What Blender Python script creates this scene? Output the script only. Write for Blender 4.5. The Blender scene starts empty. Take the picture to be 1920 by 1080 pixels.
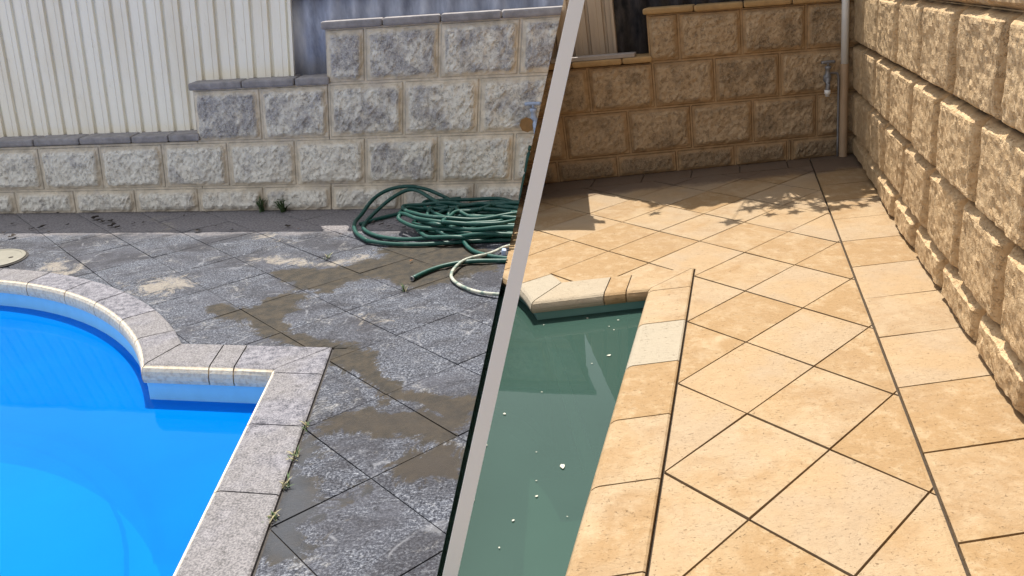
import bpy, bmesh, math, random
from mathutils import Vector, Matrix, noise
random.seed(7)
scene = bpy.context.scene
C = scene.collection
R = math.radians
S = 0.42                       # one paving slab is 0.42 m; all layout below is in slabs

# ---------------------------------------------------------------- camera, sky, sun, exposure
EYE_H = 3.6
PITCH, ROLL = 0.38934, -0.0681
cam = bpy.data.objects.new("camera", bpy.data.cameras.new("camera"))
C.objects.link(cam)
cam.data.sensor_width = 36
cam.data.lens = 1370.48 / 1920 * 36
cam.data.shift_x = (960 - 1100) / 1920
cam.data.clip_start, cam.data.clip_end = 0.02, 2000
fw = Vector((0, math.cos(PITCH), -math.sin(PITCH)))
dn = Vector((0, -math.sin(PITCH), -math.cos(PITCH)))
rt = Vector((1, 0, 0))
right = rt * math.cos(ROLL) - dn * math.sin(ROLL)
down = rt * math.sin(ROLL) + dn * math.cos(ROLL)
m = Matrix((right, -down, -fw)).transposed().to_4x4()
m.translation = Vector((0, 0, EYE_H * S))
cam.matrix_world = m
scene.camera = cam

# two neighbouring yards share one level; each is laid out along its own slightly skewed axes
YARD = {
    'old': (Vector((-2.0599, 6.3749, 0)), Vector((1.0334, -.2082, 0)), Vector((-.1334, .9670, 0)), Vector((.1574, .0228, 1.0247))),
    'new': (Vector((1.8919, 4.9769, 0)), Vector((.9734, .1120, 0)), Vector((.2149, .9744, 0)), Vector((-.0445, .0134, .9442))),
}
WALL_Y = {'old': 7.116, 'new': 10.347}
WALL_X = 1.85
POOL = {'old': (0.0, 0.0), 'new': (-.72, 3.5)}


def P(y, X, Y, Z=0.0):
    o, u, v, w = YARD[y]
    return (o + u * X + v * Y + w * Z) * S


def D(y, X, Y, Z):
    o, u, v, w = YARD[y]
    return u * X + v * Y + w * Z


SUN = D('new', -.30, 1.0, 2.20).normalized()      # towards the sun: high, behind the garden wall, from the left
sun_el = math.asin(SUN.z)
sun = bpy.data.objects.new("sun", bpy.data.lights.new("sun", 'SUN'))
C.objects.link(sun)
sun.data.energy = 4.0
sun.data.angle = R(0.4)
sun.data.color = (1.0, .93, .82)
sun.rotation_euler = SUN.to_track_quat('Z', 'Y').to_euler()
sun.location = (0, 0, 20)

world = bpy.data.worlds.new("World")
scene.world = world
world.use_nodes = True
wn = world.node_tree.nodes
sky = wn.new('ShaderNodeTexSky')
sky.sky_type = 'NISHITA'
sky.sun_disc = False
sky.sun_elevation = sun_el
sky.sun_rotation = math.atan2(SUN.x, SUN.y)
sky.dust_density = 2.0
hs = wn.new('ShaderNodeHueSaturation')        # thin high haze: a paler sky
hs.inputs['Saturation'].default_value = .22
world.node_tree.links.new(sky.outputs[0], hs.inputs['Color'])
world.node_tree.links.new(hs.outputs[0], wn['Background'].inputs[0])
wn['Background'].inputs[1].default_value = 0.135

scene.view_settings.view_transform = 'Standard'
scene.view_settings.look = 'None'
scene.view_settings.exposure = 0.88
scene.view_settings.gamma = 1
scene.cycles.max_bounces = 8
scene.cycles.transparent_max_bounces = 8


# ---------------------------------------------------------------- material helpers
class NT:
    def __init__(s, name):
        s.m = bpy.data.materials.new(name)
        s.m.use_nodes = True
        s.t = s.m.node_tree
        s.b = s.t.nodes['Principled BSDF']
        s.out = s.t.nodes['Material Output']
        s.co = s.t.nodes.new('ShaderNodeNewGeometry').outputs['Position']

    def put(s, sock, v):
        if isinstance(v, bpy.types.NodeSocket):
            s.t.links.new(v, sock)
        else:
            sock.default_value = v if not (isinstance(v, tuple) and len(v) == 3 and sock.type == 'RGBA') else (*v, 1)

    def noise(s, scale, detail=3, rough=.6, stretch=None, dist=0):
        n = s.t.nodes.new('ShaderNodeTexNoise')
        n.inputs['Scale'].default_value = scale
        n.inputs['Detail'].default_value = detail
        n.inputs['Roughness'].default_value = rough
        n.inputs['Distortion'].default_value = dist
        co = s.co
        if stretch:
            mp = s.t.nodes.new('ShaderNodeMapping')
            mp.inputs['Scale'].default_value = stretch
            s.t.links.new(co, mp.inputs[0])
            co = mp.outputs[0]
        s.t.links.new(co, n.inputs['Vector'])
        return n.outputs[0]

    def voro(s, scale, feature='F1', rand=1):
        n = s.t.nodes.new('ShaderNodeTexVoronoi')
        n.feature = feature
        n.inputs['Scale'].default_value = scale
        n.inputs['Randomness'].default_value = rand
        # wobble the cells so they never read as a grid of polygons
        w = s.t.nodes.new('ShaderNodeTexNoise')
        w.inputs['Scale'].default_value = scale * .8
        s.t.links.new(s.co, w.inputs['Vector'])
        mx = s.t.nodes.new('ShaderNodeVectorMath')
        mx.operation = 'MULTIPLY_ADD'
        s.t.links.new(w.outputs['Color'], mx.inputs[0])
        mx.inputs[1].default_value = (1.2 / scale,) * 3
        s.t.links.new(s.co, mx.inputs[2])
        s.t.links.new(mx.outputs[0], n.inputs['Vector'])
        return n.outputs[0]

    def attr(s, name):
        n = s.t.nodes.new('ShaderNodeAttribute')
        n.attribute_name = name
        return n.outputs['Fac']

    def step(s, v, a, b, lo=0., hi=1.):
        n = s.t.nodes.new('ShaderNodeMapRange')
        n.interpolation_type = 'SMOOTHSTEP'
        s.put(n.inputs[0], v)
        for i, x in enumerate((a, b, lo, hi)):
            n.inputs[i + 1].default_value = x
        return n.outputs[0]

    def math(s, op, a, b=0., c=0.):
        n = s.t.nodes.new('ShaderNodeMath')
        n.operation = op
        s.put(n.inputs[0], a)
        s.put(n.inputs[1], b)
        s.put(n.inputs[2], c)
        return n.outputs[0]

    def mix(s, f, a, b, mode='MIX'):
        n = s.t.nodes.new('ShaderNodeMix')
        n.data_type = 'RGBA'
        n.blend_type = mode
        s.put(n.inputs[0], f)
        s.put(n.inputs[6], a)
        s.put(n.inputs[7], b)
        return n.outputs[2]

    def ramp(s, v, stops):
        n = s.t.nodes.new('ShaderNodeValToRGB')
        e = n.color_ramp.elements
        while len(e) < len(stops):
            e.new(.5)
        for i, (p, c) in enumerate(stops):
            e[i].position = p
            e[i].color = (*c, 1)
        s.put(n.inputs[0], v)
        return n.outputs[0]

    def bump(s, h, dist=.01, strength=1., prev=None):
        n = s.t.nodes.new('ShaderNodeBump')
        n.inputs['Strength'].default_value = strength
        n.inputs['Distance'].default_value = dist
        s.put(n.inputs['Height'], h)
        if prev is not None:
            s.t.links.new(prev, n.inputs['Normal'])
        return n.outputs[0]

    def done(s, col, rough=.85, normal=None, metal=0., spec=None):
        s.put(s.b.inputs['Base Color'], col)
        s.put(s.b.inputs['Roughness'], rough)
        s.put(s.b.inputs['Metallic'], metal)
        if spec is not None:
            s.b.inputs['Specular IOR Level'].default_value = spec
        if normal is not None:
            s.t.links.new(normal, s.b.inputs['Normal'])
        return s.m


def simple(name, col, rough=.6, var=.12, scale=20, metal=0., bump=.0):
    n = NT(name)
    f = n.noise(scale, 4)
    c = n.mix(f, tuple(x * (1 - var * 1.6) for x in col), tuple(min(1, x * (1 + var * 1.6)) for x in col))
    return n.done(c, rough, n.bump(f, bump) if bump else None, metal)


def block_material(name, face_a, face_b, margin, grime_shade, grime_amt, pit, bumpd=.012, pit_amt=.5):
    n = NT(name)
    mask, var = n.attr('mask'), n.attr('var')
    fine = n.noise(95, 5, .7)
    crack = n.voro(75, 'DISTANCE_TO_EDGE')
    crackf = n.step(crack, .0, .16, 1, 0)
    mid = n.noise(38, 4, .65)
    big = n.noise(5.5, 3, .6)
    face = n.mix(n.step(mid, .35, .65), face_a, face_b)
    face = n.mix(n.math('MULTIPLY', n.step(n.noise(9, 4, .7), .5, .68), .45), face, margin)
    gr = n.math('MULTIPLY', n.step(n.math('ADD', big, n.math('MULTIPLY', var, .32)), .56, .82), grime_amt)
    gr = n.math('MULTIPLY', gr, n.step(fine, .3, .6, .35, 1))
    face = n.mix(gr, face, grime_shade)
    pits = n.math('MULTIPLY', n.math('MULTIPLY', crackf, n.step(n.noise(34, 3, .7), .47, .62)), pit_amt)
    face = n.mix(pits, face, pit)
    mar = n.mix(n.step(n.noise(14, 4), .3, .7), tuple(x * .8 for x in margin), tuple(min(1, x * 1.15) for x in margin))
    mar = n.mix(n.math('MULTIPLY', n.step(n.noise(7, 5, .75), .5, .75), grime_amt * .7), mar, grime_shade)
    col = n.mix(mask, mar, face)
    joint = n.attr('joint')
    col = n.mix(n.math('MULTIPLY', joint, n.step(n.noise(6, 3), .35, .6, .25, .95)), col, tuple(x * .25 for x in grime_shade))
    h = n.math('ADD', n.math('MULTIPLY', fine, .35), n.math('SUBTRACT', n.math('MULTIPLY', mid, .7), n.math('MULTIPLY', pits, .9)))
    h = n.math('MULTIPLY', h, n.step(mask, 0, 1, .3, 1))
    return n.done(col, .95, n.bump(h, bumpd, .9), spec=.2)


MAT = {}
MAT['old_block'] = block_material('weathered_limestone', (.73, .69, .61), (.85, .82, .74), (.70, .62, .50), (.24, .23, .26), .8, (.16, .145, .14), .013, .42)
MAT['back_block'] = block_material('stained_limestone', (.45, .33, .205), (.52, .385, .245), (.41, .275, .15), (.10, .075, .05), .6, (.09, .06, .035), .011, .45)
MAT['side_block'] = block_material('cleaned_limestone', (.47, .325, .18), (.58, .43, .26), (.45, .30, .155), (.22, .15, .09), .3, (.14, .09, .05), .013, .35)

# dirty paving with washed, wet and sandy patches
n = NT('dirty_concrete_paving')
sp = n.noise(105, 4, .75)
sp2 = n.noise(60, 5, .7)
lines = n.noise(80, 4, .7, (1, 2.4, 1), 1.5)
big = n.noise(3.2, 4, .65)
base = n.ramp(n.math('ADD', n.math('MULTIPLY', sp, .5), n.math('MULTIPLY', lines, .5)),
              [(.41, (.010, .011, .016)), (.48, (.050, .056, .074)), (.54, (.135, .147, .18)), (.63, (.36, .38, .42))])
base = n.mix(n.step(n.math('ADD', big, n.math('MULTIPLY', n.attr('var'), .30)), .55, .88, 0, .7), base, (.07, .072, .088))
blot = n.step(n.noise(1.6, 7, .78, (1, 1.5, 1), .8), .42, .60, 0, .72)
base = n.mix(n.math('MULTIPLY', blot, n.step(sp2, .25, .6, .5, 1)), base, (.030, .029, .034))
base = n.mix(n.math('MULTIPLY', n.step(n.noise(5, 8, .85, None, .5), .55, .66, 0, .6), n.step(sp, .4, .55, .3, 1)), base, (.34, .335, .33))
base = n.mix(n.math('MULTIPLY', n.step(n.noise(21, 6, .8), .54, .64, 0, .75), n.step(big, .35, .6)), base, (.018, .018, .022))
cr = n.voro(5.5, 'DISTANCE_TO_EDGE')
base = n.mix(n.math('MULTIPLY', n.step(cr, 0, .06, 1, 0), n.step(n.noise(7, 3), .52, .62, 0, .35)), base, (.30, .31, .34))
edge = n.math('MULTIPLY', n.math('SUBTRACT', n.noise(7, 8, .8, None, .7), .5), 2.2)
dirt_shade = n.step(n.math('ADD', n.attr('dirt_shade'), n.math('MULTIPLY', n.noise(3.5, 6, .75, (1, 2.2, 1)), .8)), .72, 1.05, 0, .85)
base = n.mix(dirt_shade, base, n.mix(n.step(sp2, .35, .65), (.14, .13, .14), (.30, .28, .28)))  # dust by the wall, made paler to offset the wall's cast shadow
cream = n.step(n.math('ADD', n.attr('cream'), n.math('MULTIPLY', edge, 1.5)), .45, .8)
base = n.mix(n.math('MULTIPLY', cream, n.step(sp2, .3, .55, .15, .75)), base, (.30, .27, .23))
wet = n.step(n.math('ADD', n.attr('wet'), n.math('MULTIPLY', edge, .85)), .42, .58)
wcol = n.mix(n.step(n.noise(16, 5, .7), .35, .65), (.013, .011, .008), (.045, .034, .021))
wcol = n.mix(n.step(sp, .35, .5, .6, 0), wcol, (.03, .027, .024))
wcol = n.mix(n.attr('moss'), wcol, (.034, .027, .022))
wcol = n.mix(n.math('MULTIPLY', n.attr('blue'), .8), wcol, (.048, .055, .070))
base = n.mix(wet, base, wcol)
h = n.math('ADD', sp, n.math('MULTIPLY', sp2, .7))
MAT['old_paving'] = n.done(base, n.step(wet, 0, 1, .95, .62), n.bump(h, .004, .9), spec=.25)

n = NT('clean_sandstone_paving')
var = n.attr('var')
mott = n.noise(4.5, 5, .6, None, .5)
fine = n.noise(120, 4, .7)
c = n.mix(n.step(n.math('ADD', mott, n.math('MULTIPLY', n.math('SUBTRACT', var, .5), .5)), .36, .64), (.36, .27, .165), (.285, .185, .09))
c = n.mix(n.step(n.noise(9, 6, .75), .45, .7, 0, .55), c, (.44, .345, .225))
c = n.mix(n.step(n.noise(28, 5, .7, (1, 1, 1), .6), .56, .70, 0, .35), c, (.25, .16, .08))
c = n.mix(n.step(var, 0, 1, .45, 0), c, n.mix(n.step(n.noise(2.5, 3), .4, .6), (.30, .19, .095), (.27, .20, .14)))
c = n.mix(n.step(n.noise(1.3, 4, .7), .5, .75, 0, .35), c, (.26, .18, .11))
c = n.mix(n.step(n.attr('grey'), 0, 1, 0, .85), c, n.mix(mott, (.29, .26, .205), (.35, .315, .25)))
pit = n.step(n.noise(70, 4, .75, (1, 1.6, 1), .8), .60, .72)
c = n.mix(n.math('MULTIPLY', pit, .5), c, (.17, .10, .05))
c = n.mix(n.step(n.math('ADD', n.attr('grime_shade'), n.math('MULTIPLY', n.noise(5, 5, .7), .8)), .80, 1.2, 0, .85), c, (.12, .085, .065))  # damp dirt tone that also deepens the shade by the back wall
h = n.math('SUBTRACT', n.math('ADD', n.math('MULTIPLY', fine, .3), n.math('MULTIPLY', n.noise(22, 5, .7, (1, 1.8, 1), .6), 1.0)), n.math('MULTIPLY', pit, .6))
MAT['new_paving'] = n.done(c, .8, n.bump(h, .006, .8), spec=.3)

n = NT('dirty_coping_concrete')
tn = n.attr('nose')
sp = n.noise(130, 4, .75)
body = n.ramp(n.math('ADD', n.math('MULTIPLY', sp, .6), n.math('MULTIPLY', n.noise(30, 4), .4)), [(.38, (.04, .04, .05)), (.47, (.13, .13, .155)), (.58, (.26, .255, .285))])
body = n.mix(n.step(n.math('ADD', n.noise(3, 3), n.math('MULTIPLY', n.math('SUBTRACT', n.attr('var'), .5), .5)), .35, .65, 0, .6), body, n.mix(n.step(sp, .4, .6), (.12, .115, .115), (.25, .235, .23)))
nose = n.mix(n.step(n.noise(40, 5, .7), .4, .7), (.74, .66, .52), (.55, .44, .32))
MAT['old_coping'] = n.done(n.mix(n.step(tn, .25, .7), body, nose), .85, n.bump(sp, .004, .8), spec=.3)

MAT['soil'] = simple('damp_soil', (.055, .050, .048), .95, .3, 40, bump=.01)
MAT['dark_joint'] = simple('dark_joint_sand', (.05, .035, .022), .95, .3, 40, bump=.01)
MAT['old_cap'] = simple('weathered_brick_capping', (.27, .255, .26), .9, .4, 14, bump=.006)
MAT['new_cap'] = simple('sandy_brick_capping', (.42, .27, .12), .9, .25, 14, bump=.005)
n = NT('cream_painted_steel')
f = n.noise(3, 4, .6, (1, 1, .25))
MAT['cream_fence'] = n.done(n.mix(n.math('MULTIPLY', n.step(n.noise(30, 6, .8, (1, 1, .3)), .56, .72), .3), n.mix(n.step(f, .4, .75), (.94, .90, .79), (.85, .79, .66)), (.45, .38, .28)), .38, n.bump(n.noise(6, 3), .002), spec=.4)
n = NT('grey_weathered_steel')
f = n.noise(7, 5, .7, (1, 1, .3))
MAT['grey_fence'] = n.done(n.ramp(f, [(.3, (.18, .20, .27)), (.55, (.40, .43, .53)), (.75, (.55, .57, .64))]), .5, n.bump(f, .003), spec=.4)
n = NT('dark_weathered_steel')
MAT['dark_fence'] = n.done(n.ramp(n.noise(9, 5, .7, (1, 1, .4)), [(.35, (.022, .027, .04)), (.6, (.11, .11, .125)), (.8, (.22, .22, .235))]), .6, spec=.3)
n = NT('tan_painted_steel')
f = n.noise(4, 4, .6, (1, 1, .3))
MAT['tan_fence'] = n.done(n.mix(f, (.42, .33, .24), (.62, .52, .40)), .5, spec=.3)
MAT['white'] = simple('divider_white', (.97, .97, .965), .3, .004, 8)
MAT['white_pipe'] = simple('white_plastic_pipe', (.75, .75, .73), .4, .08, 10)
MAT['beige_pipe'] = simple('beige_plastic_pipe', (.42, .29, .18), .5, .12, 10)
MAT['grey_steel'] = simple('dull_galvanised_steel', (.26, .26, .27), .55, .25, 30, .5)
MAT['brass'] = simple('weathered_brass', (.26, .16, .07), .5, .25, 30, .3)
MAT['blue_plastic'] = simple('pale_blue_plastic', (.34, .42, .58), .4, .1, 30)
MAT['plank'] = simple('grey_flat_steel', (.38, .34, .31), .55, .15, 10)
MAT['pale_strip'] = simple('pale_pool_strip', (.62, .70, .66), .6, .2, 6)
MAT['lid'] = simple('beige_plastic_lid', (.20, .19, .155), .6, .18, 18, bump=.002)
MAT['leaf_dry'] = simple('dry_brown_leaf', (.035, .027, .022), .9, .5, 60)
MAT['leaf_rust'] = simple('rusty_brown_leaf', (.22, .10, .04), .9, .4, 60)
MAT['leaf_pale'] = simple('pale_floating_leaf', (.45, .45, .38), .7, .2, 60)
MAT['weed'] = simple('weed_green', (.055, .095, .035), .8, .4, 40)
MAT['straw'] = simple('dry_grass', (.30, .27, .16), .9, .3, 40)
MAT['tree_leaf'] = simple('tree_leaf_green', (.05, .09, .025), .7, .3, 10)
MAT['bark'] = simple('grey_brown_bark', (.13, .10, .075), .95, .35, 25, bump=.01)
n = NT('green_garden_hose')
f = n.step(n.noise(16, 5, .7), .52, .72, 0, .65)
MAT['hose'] = n.done(n.mix(f, (.004, .062, .050), (.07, .13, .125)), .45, spec=.4)
n = NT('faded_garden_hose')
MAT['hose_pale'] = n.done(n.mix(n.step(n.noise(20, 4), .35, .6), (.10, .17, .15), (.45, .45, .38)), .6)
n = NT('blue_pool_paint')
f = n.noise(2.5, 4, .6)
dirt_shade = n.math('MULTIPLY', n.attr('dirt_shade'), n.step(n.noise(45, 5, .8), .30, .50))
MAT['old_shell'] = n.done(n.mix(dirt_shade, n.mix(f, (.02, .27, .74), (.03, .30, .78)), (.0, .02, .06)), .45)
MAT['liner'] = simple('pale_blue_liner', (.24, .60, .84), .5, .06, 12)
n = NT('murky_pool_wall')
MAT['new_shell'] = n.done(n.mix(n.attr('dirt_shade'), n.mix(n.noise(5, 4), (.08, .19, .17), (.12, .25, .22)), (.045, .04, .038)), .6)  # mask paints the shaded straight walls darker


def water_material(name, tint, murk, murk_amt, bump, refl):
    n = NT(name)
    t = n.t
    tr = t.nodes.new('ShaderNodeBsdfTransparent')
    tr.inputs[0].default_value = (*tint, 1)
    df = t.nodes.new('ShaderNodeBsdfDiffuse')
    n.put(df.inputs[0], n.mix(n.noise(2.2, 3), tuple(x * .88 for x in murk), tuple(x * 1.12 for x in murk)))
    gl = t.nodes.new('ShaderNodeBsdfGlossy')
    gl.inputs['Roughness'].default_value = .015
    gl.inputs['Color'].default_value = (*refl, 1)
    fr = t.nodes.new('ShaderNodeFresnel')
    fr.inputs[0].default_value = 1.33
    b = n.bump(n.noise(2.5, 2), bump, .5)
    t.links.new(b, gl.inputs['Normal'])
    t.links.new(b, fr.inputs['Normal'])
    m1 = t.nodes.new('ShaderNodeMixShader')
    m1.inputs[0].default_value = murk_amt
    t.links.new(tr.outputs[0], m1.inputs[1])
    t.links.new(df.outputs[0], m1.inputs[2])
    m2 = t.nodes.new('ShaderNodeMixShader')
    t.links.new(fr.outputs[0], m2.inputs[0])
    t.links.new(m1.outputs[0], m2.inputs[1])
    t.links.new(gl.outputs[0], m2.inputs[2])
    t.links.new(m2.outputs[0], n.out.inputs[0])
    t.nodes.remove(n.b)
    return n.m


MAT['old_water'] = water_material('clear_blue_water', (.01, .70, .98), (.0, .225, .74), .50, .0015, (.26, .50, .78))
MAT['new_water'] = water_material('murky_green_water', (.55, .72, .60), (.042, .084, .070), .73, .0012, (.8, .8, .8))

# ---------------------------------------------------------------- mesh helpers
SEAM = .317                     # the yards meet along a leaning joint x = .317 (z - 3.6)
SEAM_N = Vector((-.953, 0, .302)).normalized()


class MB:
    """collects world-space geometry (metres) for one mesh"""

    def __init__(s):
        s.v, s.f, s.a = [], [], {}

    def add(s, verts, faces, attrs=None):
        k = len(s.v)
        s.v += [Vector(p) for p in verts]
        s.f += [tuple(i + k for i in f) for f in faces]
        for key in set(s.a) | set(attrs or {}):
            l = s.a.setdefault(key, [0.0] * k)
            x = (attrs or {}).get(key, 0.0)
            l += list(x) if isinstance(x, (list, tuple)) else [x] * len(verts)
        return s

    def box(s, fn, x0, x1, y0, y1, z0, z1, attrs=None, bev=0.):
        b = bmesh.new()
        vs = [b.verts.new((x, y, z)) for x in (x0, x1) for y in (y0, y1) for z in (z0, z1)]
        for f in ((0, 1, 3, 2), (4, 6, 7, 5), (0, 4, 5, 1), (2, 3, 7, 6), (0, 2, 6, 4), (1, 5, 7, 3)):
            b.faces.new([vs[i] for i in f])
        if bev:
            bmesh.ops.bevel(b, geom=b.edges[:], offset=bev, segments=2, affect='EDGES', profile=.5)
        b.verts.index_update()
        s.add([fn(*v.co) for v in b.verts], [[v.index for v in f.verts] for f in b.faces], attrs)
        b.free()
        return s

    def tube(s, pts, rad, n=8, smooth=4, caps=True):
        pts = [Vector(p) for p in pts]
        if smooth and len(pts) > 2:
            q = []
            for i in range(len(pts) - 1):
                p0, p1, p2, p3 = pts[max(i - 1, 0)], pts[i], pts[i + 1], pts[min(i + 2, len(pts) - 1)]
                for k in range(smooth):
                    t = k / smooth
                    q.append(.5 * ((2 * p1) + (p2 - p0) * t + (2 * p0 - 5 * p1 + 4 * p2 - p3) * t * t + (3 * p1 - p0 - 3 * p2 + p3) * t ** 3))
            pts = q + [pts[-1]]
        N = len(pts)
        vs, fs = [], []
        up = Vector((0, 0, 1))
        for i, p in enumerate(pts):
            d = (pts[min(i + 1, N - 1)] - pts[max(i - 1, 0)])
            d = d.normalized() if d.length > 1e-9 else Vector((0, 0, 1))
            a = d.cross(up if abs(d.z) < .95 else Vector((1, 0, 0))).normalized()
            b = a.cross(d)
            r = rad[min(int(i * len(rad) / N), len(rad) - 1)] if isinstance(rad, (list, tuple)) and len(rad) != 2 else (rad[0] + (rad[1] - rad[0]) * i / max(N - 1, 1) if isinstance(rad, (list, tuple)) else rad)
            for k in range(n):
                t = 2 * math.pi * k / n
                vs.append(p + (a * math.cos(t) + b * math.sin(t)) * r)
        for i in range(N - 1):
            for k in range(n):
                fs.append((i * n + k, i * n + (k + 1) % n, (i + 1) * n + (k + 1) % n, (i + 1) * n + k))
        if caps:
            fs += [tuple(range(n - 1, -1, -1)), tuple(range((N - 1) * n, N * n))]
        return s.add(vs, fs)

    def lathe(s, base, axis, prof, n=16):
        """prof: list of (distance along axis, radius)"""
        axis = Vector(axis).normalized()
        a = axis.cross(Vector((0, 0, 1)) if abs(axis.z) < .9 else Vector((1, 0, 0))).normalized()
        b = axis.cross(a)
        vs, fs = [], []
        for h, r in prof:
            for k in range(n):
                t = 2 * math.pi * k / n
                vs.append(Vector(base) + axis * h + (a * math.cos(t) + b * math.sin(t)) * r)
        for i in range(len(prof) - 1):
            for k in range(n):
                fs.append((i * n + k, i * n + (k + 1) % n, (i + 1) * n + (k + 1) % n, (i + 1) * n + k))
        fs += [tuple(range(n - 1, -1, -1)), tuple(range((len(prof) - 1) * n, len(prof) * n))]
        return s.add(vs, fs)

    def build(s, name, mat, parent=None, origin=None, side=None, smooth=False):
        b = bmesh.new()
        o = Vector(origin) if origin is not None else (Vector(parent.location) if parent is not None else Vector((0, 0, 0)))
        lay = {k: b.verts.layers.float.new(k) for k in s.a}
        for i, p in enumerate(s.v):
            v = b.verts.new(p)
            for k in s.a:
                v[lay[k]] = s.a[k][i]
        b.verts.ensure_lookup_table()
        for f in s.f:
            try:
                b.faces.new([b.verts[i] for i in f])
            except ValueError:
                pass
        if side:
            sg = 1 if side == 'old' else -1
            bmesh.ops.bisect_plane(b, geom=b.verts[:] + b.edges[:] + b.faces[:], dist=1e-6,
                                   plane_co=(0, 0, EYE_H * S), plane_no=SEAM_N, clear_inner=(side == 'old'), clear_outer=(side == 'new'))
        bmesh.ops.recalc_face_normals(b, faces=b.faces[:])
        if name in ('water', 'ground') and sum(f.normal.z for f in b.faces) < 0:
            bmesh.ops.reverse_faces(b, faces=b.faces[:])
        for v in b.verts:
            v.co -= o
        me = bpy.data.meshes.new(name)
        b.to_mesh(me)
        b.free()
        me.materials.append(MAT[mat] if isinstance(mat, str) else mat)
        if smooth:
            me.polygons.foreach_set('use_smooth', [True] * len(me.polygons))
        ob = bpy.data.objects.new(name, me)
        C.objects.link(ob)
        if parent is not None:
            ob.parent = parent
        else:
            ob.location = o
        return ob


def tag(o, label=None, cat=None, group=None, kind=None):
    for k, v in (('label', label), ('category', cat), ('group', group), ('kind', kind)):
        if v:
            o[k] = v
    return o


def thing(name, loc, label, cat, group=None):
    o = bpy.data.objects.new(name, None)
    C.objects.link(o)
    o.location = loc
    o.empty_display_size = .1
    return tag(o, label, cat, group)


def nz(p, s):
    return noise.noise(Vector(p) * s)


def sstep(a, b, x):
    t = min(1, max(0, (x - a) / (b - a)))
    return t * t * (3 - 2 * t)


def inpoly(x, y, poly):
    """signed distance, positive inside"""
    c, d = False, 1e9
    j = len(poly) - 1
    for i in range(len(poly)):
        (xi, yi), (xj, yj) = poly[i], poly[j]
        if (yi > y) != (yj > y) and x < (xj - xi) * (y - yi) / (yj - yi) + xi:
            c = not c
        dx, dy = xj - xi, yj - yi
        t = max(0, min(1, ((x - xi) * dx + (y - yi) * dy) / (dx * dx + dy * dy + 1e-12)))
        d = min(d, math.hypot(x - xi - t * dx, y - yi - t * dy))
        j = i
    return d if c else -d


# ---------------------------------------------------------------- pool outline (both yards hold the same pool corner)
CXp, CYp, RO, RI = -7.07, -1.55, 5.19, 4.67
A0 = math.atan2(1.02 - CYp, math.sqrt(RO ** 2 - (1.02 - CYp) ** 2))      # where the curve meets the short straight side


def pool_path(off, grow, ymin=-9.0, arc_n=40):
    """edge of the pool `grow` outwards from the nose line; from the near right end, round, to the left"""
    ox, oy = off
    r = RI + grow
    xr, yn = -1.28 + grow, .37 + grow
    if grow > .3:
        yn = 1.0
        xr = -.715
    a0 = math.asin(min(1, (yn - CYp) / r))
    pts = [(xr, ymin), (xr, yn)]
    for k in range(arc_n + 1):
        a = a0 + (math.pi - a0) * k / arc_n
        pts.append((CXp + r * math.cos(a), CYp + r * math.sin(a)))
    pts.append((CXp - r, ymin))
    return [(x + ox, y + oy) for x, y in pts]


# ---------------------------------------------------------------- ground round the yards, beds, paving
g = MB()
for x0, x1, y0, y1 in ((-400, -16, -400, 400), (16, 400, -400, 400), (-16, 16, 16.6, 400), (-16, 16, -400, -6)):
    g.add([(x0 * S, y0 * S, -.06), (x1 * S, y0 * S, -.06), (x1 * S, y1 * S, -.06), (x0 * S, y1 * S, -.06)], [(0, 1, 2, 3)])
MAT['ground'] = simple('dry_garden_soil', (.20, .15, .10), .95, .3, 3, bump=.02)
tag(g.build('ground', 'ground'), kind='structure')


def bed(y, x1, ytop, mat):
    out = pool_path(POOL[y], .35 if y == 'old' else .35)
    poly = [(x1, -9 + POOL[y][1])] + [(p[0], p[1]) for p in out]
    poly = [(x1, out[0][1])] + out + [(-17, out[-1][1]), (-17, ytop), (x1, ytop)]
    nn = len(poly)
    b = MB()
    b.add([P(y, px, py, -.022 if y == 'old' else -.05) for px, py in poly] + [P(y, px, py, -.4) for px, py in poly],
          [tuple(range(nn))] + [(i, (i + 1) % nn, nn + (i + 1) % nn, nn + i) for i in range(nn)])
    return b


tag(bed('old', 9, 7.3, 'soil').build('paving_bed', 'soil', side='old'), kind='structure')
tag(bed('new', 2.3, 10.5, 'dark_joint').build('paving_bed', 'dark_joint', side='new'), kind='structure')


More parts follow.
